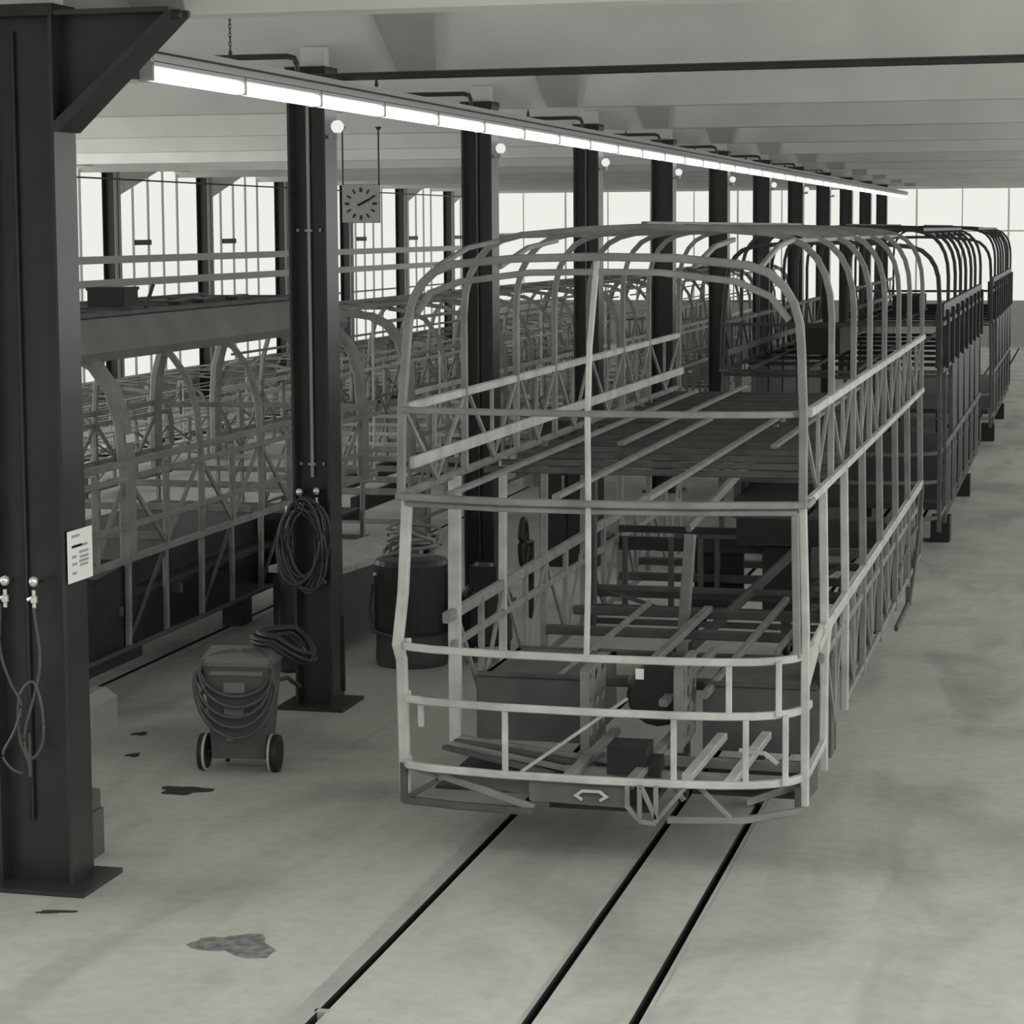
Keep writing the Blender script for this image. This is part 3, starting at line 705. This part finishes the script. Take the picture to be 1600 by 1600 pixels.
# coil on column 1
mb = MB(); pts = []
for k in range(11):
    for j in range(20):
        a = 2*PI*j/20; q = (k+j/20)/11
        rx = .165+.03*math.sin(k*1.7); rz = .34+.05*math.sin(k*2.3+1)
        pts.append((-6.30+.03*math.sin(k*1.3)+rx*math.sin(a)+.05*math.cos(a)*math.sin(k), 17.72-.05*q-.02*math.sin(k*2.1+a), 1.40+.04*math.sin(k*.9)+rz*math.cos(a)))
mb.tube(pts, .013, 6)
tag(mb.build('hose_coil', 'hose_dark', smooth=True), 'big coil of dark hose hanging on the second column', 'hose')
# small upright box behind the first column base
t = thing('steel_bin', 'narrow grey steel box standing right behind the first column base', 'box', (-6.24, 13.15, 0))
MB().box(-.12, .12, -.08, .12, 0, .30).build('body', 'panel', t)
MB().prism([(-.08, .30), (.12, .30), (.12, .42), (.06, .44)], 'x', -.12, .10).build('lid', 'panel', t)
tag(MB().prism([(0, 0), (.20, 0), (.20, .26), (.10, .33), (0, .33)], 'y', 0, .45).build('grey_box', 'mull', loc=(-7.78, 16.3, 0)), 'plain grey box on the floor right of the first column', 'box')

# ------------------------------------------------------------------ trolley with hose
t = thing('welding_trolley', 'grey two-wheeled trolley unit wrapped in hose beside the second column', 'trolley', (-6.06, 15.52, 0), rz=.12)
W = .245
b_ = MB(); n = 0
rows = [(.10, .20, .0, .30), (.45, .225, .0, .33), (.80, .255, -.02, .36)]
for z, hw_, y0, y1 in rows: b_.v += [(-hw_, y0, z), (hw_, y0, z), (hw_, y1, z), (-hw_, y1, z)]
for k in range(2):
    for j in range(4): b_.f.append((k*4+j, k*4+(j+1) % 4, (k+1)*4+(j+1) % 4, (k+1)*4+j))
b_.f += [(3, 2, 1, 0), (8, 9, 10, 11)]
b_.build('body', 'trolley', t)
MB().prism([(-.03, .80), (.37, .80), (.37, .88), (.30, .90), (.02, .86), (-.04, .83)], 'x', -.265, .265).build('lid', 'trolley_top', t)
MB().box(-.20, .20, -.03, -.015, .735, .765).build('lid_strip', 'trolley_top', t)
MB().box(-.10, .06, -.022, -.005, .60, .68).build('name_plate', 'trolley_top', t)
MB().box(-.10, .05, -.02, -.005, .42, .50).build('vent_plate', 'trolley_top', t)
for s in (-1, 1):
    wh = MB().lathe([(0, -.03), (.09, -.03), (.135, -.025), (.14, 0), (.135, .025), (.09, .03), (0, .03)], (s*.275, .05, .14), 24, 'x').build('wheel', 'black', t, smooth=False)
    MB().lathe([(.125, .018), (.142, .018), (.142, .034), (.125, .034)], (s*.275-(.06 if s > 0 else .005)-.0, .05, .14), 24, 'x').build('rim', 'tyre_white', wh)
MB().tube([(-.27, .05, .14), (.27, .05, .14)], .016).build('axle', 'black', t)
MB().bar([(.17, .30, .12), (.17, .34, 0)], .03).build('stand_leg', 'black', t); MB().bar([(-.17, .30, .12), (-.17, .34, 0)], .03).build('stand_leg', 'black', t)
MB().tube([(.2, .36, .62), (.24, .60, .60), (.30, .75, .50)], .018).build('handle', 'panel_dark', t)
mb = MB(); pts = []
for k in range(5):
    for j in range(24):
        a = 2*PI*j/24; s = math.sin(a); c = math.cos(a)
        rx = .275+.008*k; zc = .80-.03*k
        dz = (.22+.045*k)
        z = zc + (.09*c if c > 0 else dz*c)
        y = -.055-.012*k if c < .25 else -.05+.30*(c-.25)
        pts.append((rx*s+.01*math.sin(k*2), y-.012*abs(math.sin(k)), z))
pts += [(-.26, -.06, .6), (-.22, -.08, .42), (-.14, -.09, .33), (-.06, -.09, .30)]
mb.tube(pts, .015, 6).build('wrapped_hose', 'hose', t, smooth=True)
MB().lathe([(0, 0), (.016, 0), (.016, .05), (0, .05)], (-.06, -.09, .275), 10, 'x').build('hose_nozzle', 'brass', t)
mb = MB(); pts = []
for k in range(6):
    for j in range(20):
        a = 2*PI*j/20; ex = (.21+.022*math.sin(k*2.4))*math.cos(a)
        pts.append((.19+ex+.01*k, .22+.20*math.sin(a), .945+.012*k-max(0, ex)*.75+.02*math.sin(k*1.9)))
mb.tube(pts, .021, 6)
tag(mb.build('hose_coil', 'hose_black', loc=(-6.02, 15.62, 0), smooth=True), 'dark ring of hose lying on the trolley top beside the second column', 'hose')

# ------------------------------------------------------------------ drum, boxes, wheel, bench behind the columns
t = thing('welding_drum', 'big dark drum with tangled cables in front of the third column', 'drum', (-6.03, 19.9, 0))
MB().lathe([(0, 0), (.33, 0), (.34, .05), (.33, .30), (0, .30)], (0, 0, 0), 24).build('base', 'drum_low', t)
MB().lathe([(0, .30), (.345, .30), (.35, .34), (.345, .94), (.33, .98), (0, .98)], (0, 0, 0), 24).build('body', 'drum', t)
MB().tube([(-.35, -.1, .75), (-.37, -.15, .5), (-.28, -.27, .33), (-.05, -.36, .30)], .018).build('hose', 'hose', t)
MB().lathe([(0, -.02), (.025, 0), (0, .02)], (-.28, -.24, .86), 10).build('knob', 'brass', t)
mb = MB(); pts = []
for k in range(7):
    for j in range(14):
        a = 2*PI*j/14; pts.append((.02+(.22+.06*math.sin(k*2.2))*math.cos(a), .0+.2*math.sin(a)-.05*math.sin(k), 1.03+.035*k*.6+.07*math.sin(a+k)+.02*math.sin(3*a)))
mb.tube(pts, .018, 6)
tag(mb.build('cable_heap', 'frame_mid', loc=(-6.03, 19.9, .06), smooth=True), 'heap of tangled grey cable on top of the big dark drum', 'cable')
t = thing('small_compressor', 'low dark machine with knobs close beside the right of the big drum', 'compressor', (-5.40, 20.2, 0))
MB().lathe([(0, .16), (.22, .16), (.25, .20), (.25, .62), (.18, .70), (0, .70)], (0, 0, 0), 20).build('tank', 'drum', t)
MB().box(-.12, .14, -.14, .14, .70, .90).build('motor', 'panel_dark', t)
for q in range(3): MB().box(-.03+.2*math.cos(2.1*q), .03+.2*math.cos(2.1*q), -.03+.2*math.sin(2.1*q), .03+.2*math.sin(2.1*q), 0, .2).build('leg', 'black', t)
for dx_ in (-.06, .08): MB().lathe([(0, 0), (.018, 0), (.018, .03), (0, .03)], (dx_, -.10, .90), 8).build('knob', 'frame_mid', t)
t = thing('hand_wheel', 'dark spoked hand wheel standing between the bus frame and the columns', 'wheel', (-5.53, 22.2, .0))
mb = MB()
mb.tube([(.05*math.cos(a)*0, .14*math.cos(a), .83+.24*math.sin(a)) for a in [2*PI*j/24 for j in range(24)]], .028, 8, closed=True)
mb.build('rim', 'black', t)
for k in range(3):
    a = PI*k/3+.4
    MB().tube([(0, .14*math.cos(a), .83+.24*math.sin(a)), (0, -.14*math.cos(a), .83-.24*math.sin(a))], .014, 6).build('spoke', 'black', t)
MB().tube([(0, 0, .83), (.0, .3, .80), (0, .32, 0)], .03).build('stand', 'panel_dark', t)
t = thing('steel_cabinet', 'tall dark cabinet seen through the left of the nearest bus frame', 'cabinet', (-5.95, 26.3, 0))
MB().box(-.34, .34, -.25, .25, 0, 1.75).build('body', 'panel_dark', t)
MB().box(-.32, -.01, -.27, -.25, .1, 1.68).build('door', 'drum', t); MB().box(.01, .32, -.27, -.25, .1, 1.68).build('door', 'drum', t)
MB().box(-.06, -.03, -.285, -.27, .9, 1.1).build('handle', 'frame_mid', t)
t = thing('work_bench', 'pale topped workbench between the second column and the drum', 'bench', (-7.0, 21.2, 0), rz=-.12)
MB().box(-.3, .42, -1.3, 1.1, .80, .86).build('top', 'bench', t)
MB().box(-.24, .30, -1.1, .9, .16, .80).build('body', 'drum_low', t)
for sx in (-.26, .34):
    for sy in (-1.2, 1.0): MB().box(sx-.03, sx+.03, sy-.03, sy+.03, 0, .80).build('leg', 'panel_dark', t)
t = thing('gas_bottle', 'dark gas bottle cart beside the second column on its far side', 'gas bottle', (-7.0, 19.3, 0))
MB().lathe([(0, 0), (.11, 0), (.115, .05), (.115, 1.15), (.09, 1.28), (.035, 1.34), (.035, 1.42), (0, 1.42)], (0, 0, 0), 16).build('body', 'drum', t, smooth=True)
MB().lathe([(0, 0), (.04, 0), (.04, .1), (0, .1)], (0, 0, 1.42), 10).build('valve', 'brass', t)
tag(MB().lathe([(0, 0), (.10, 0), (.11, .10), (.08, .14), (0, .14)], (-7.6, 16.0, 0), 14).build('paint_can', 'black'), 'small black can on the floor close behind the first column', 'can')
# things on the roof of the left bus
t = thing('tool_box', 'black tool box on the roof of the left single-deck bus', 'tool box', (-8.55, 19.0, 3.335))
MB().box(-.18, .18, -.15, .15, 0, .15).build('body', 'black', t); MB().box(-.19, .19, -.16, .16, .15, .18).build('lid', 'black', t)
tag(MB().tube([(-8.45, 19.5, 3.31), (-8.42, 19.62, 3.52)], .018).build('bar_stub', 'pipe'), 'short bar stub standing up on the left bus roof', 'bar')
for k, (y, l) in enumerate(((20.3, .5), (20.9, .7), (21.8, .6))):
    tag(MB().bar([(-8.5, y, 3.325), (-8.6, y+l, 3.335)], .12, .04).build('loose_plate', 'panel_dark'), 'loose dark plate lying %s on the left bus roof' % ('nearest', 'middle', 'farthest')[k], 'plate', 'loose plates on the left bus roof')
tag(MB().box(-.012, .0, 0, .16, -.035, .035).build('paper_label', 'paper', loc=(-7.83, 17.62, 2.27)), 'small white label stuck on the wide pillar of the left bus', 'label')

# ------------------------------------------------------------------ floor stains and bits
def blob(name, ma, x, y, rx, ry, rot, lab, cat, seed, z=.003):
    r = random.Random(seed); pts = []
    for k in range(28):
        a = 2*PI*k/28; q = 1+.22*math.sin(3*a+seed)+.12*math.sin(5*a+2*seed)+r.uniform(-.08, .08)
        px, py = rx*q*math.cos(a), ry*q*math.sin(a)
        pts.append((px*math.cos(rot)-py*math.sin(rot), px*math.sin(rot)+py*math.cos(rot)))
    tag(MB().prism(pts, 'z', -.001, z).build(name, ma, loc=(x, y, 0)), lab, cat)
blob('rag', 'stain_dark', -6.24, 14.9, .17, .11, .2, 'dark rag on the floor in front of the trolley', 'rag', 1, .008)
blob('metal_scrap', 'stain_dark', -5.86, 12.0, .11, .025, .3, 'thin dark scrap on the floor below the first column', 'scrap', 2, .006)
blob('oil_stain', 'stain', -4.58, 11.65, .26, .17, -.3, 'brownish oil stain on the floor left of the leftmost groove', 'stain', 3, .0015)
blob('rubber_disc', 'black', -7.05, 15.85, .05, .055, 0, 'small black disc on the floor right of the first column', 'disc', 4, .006)
blob('metal_scrap', 'stain_dark', -7.3, 16.55, .06, .05, .5, 'small dark scrap on the floor above the black disc', 'scrap', 5, .006)
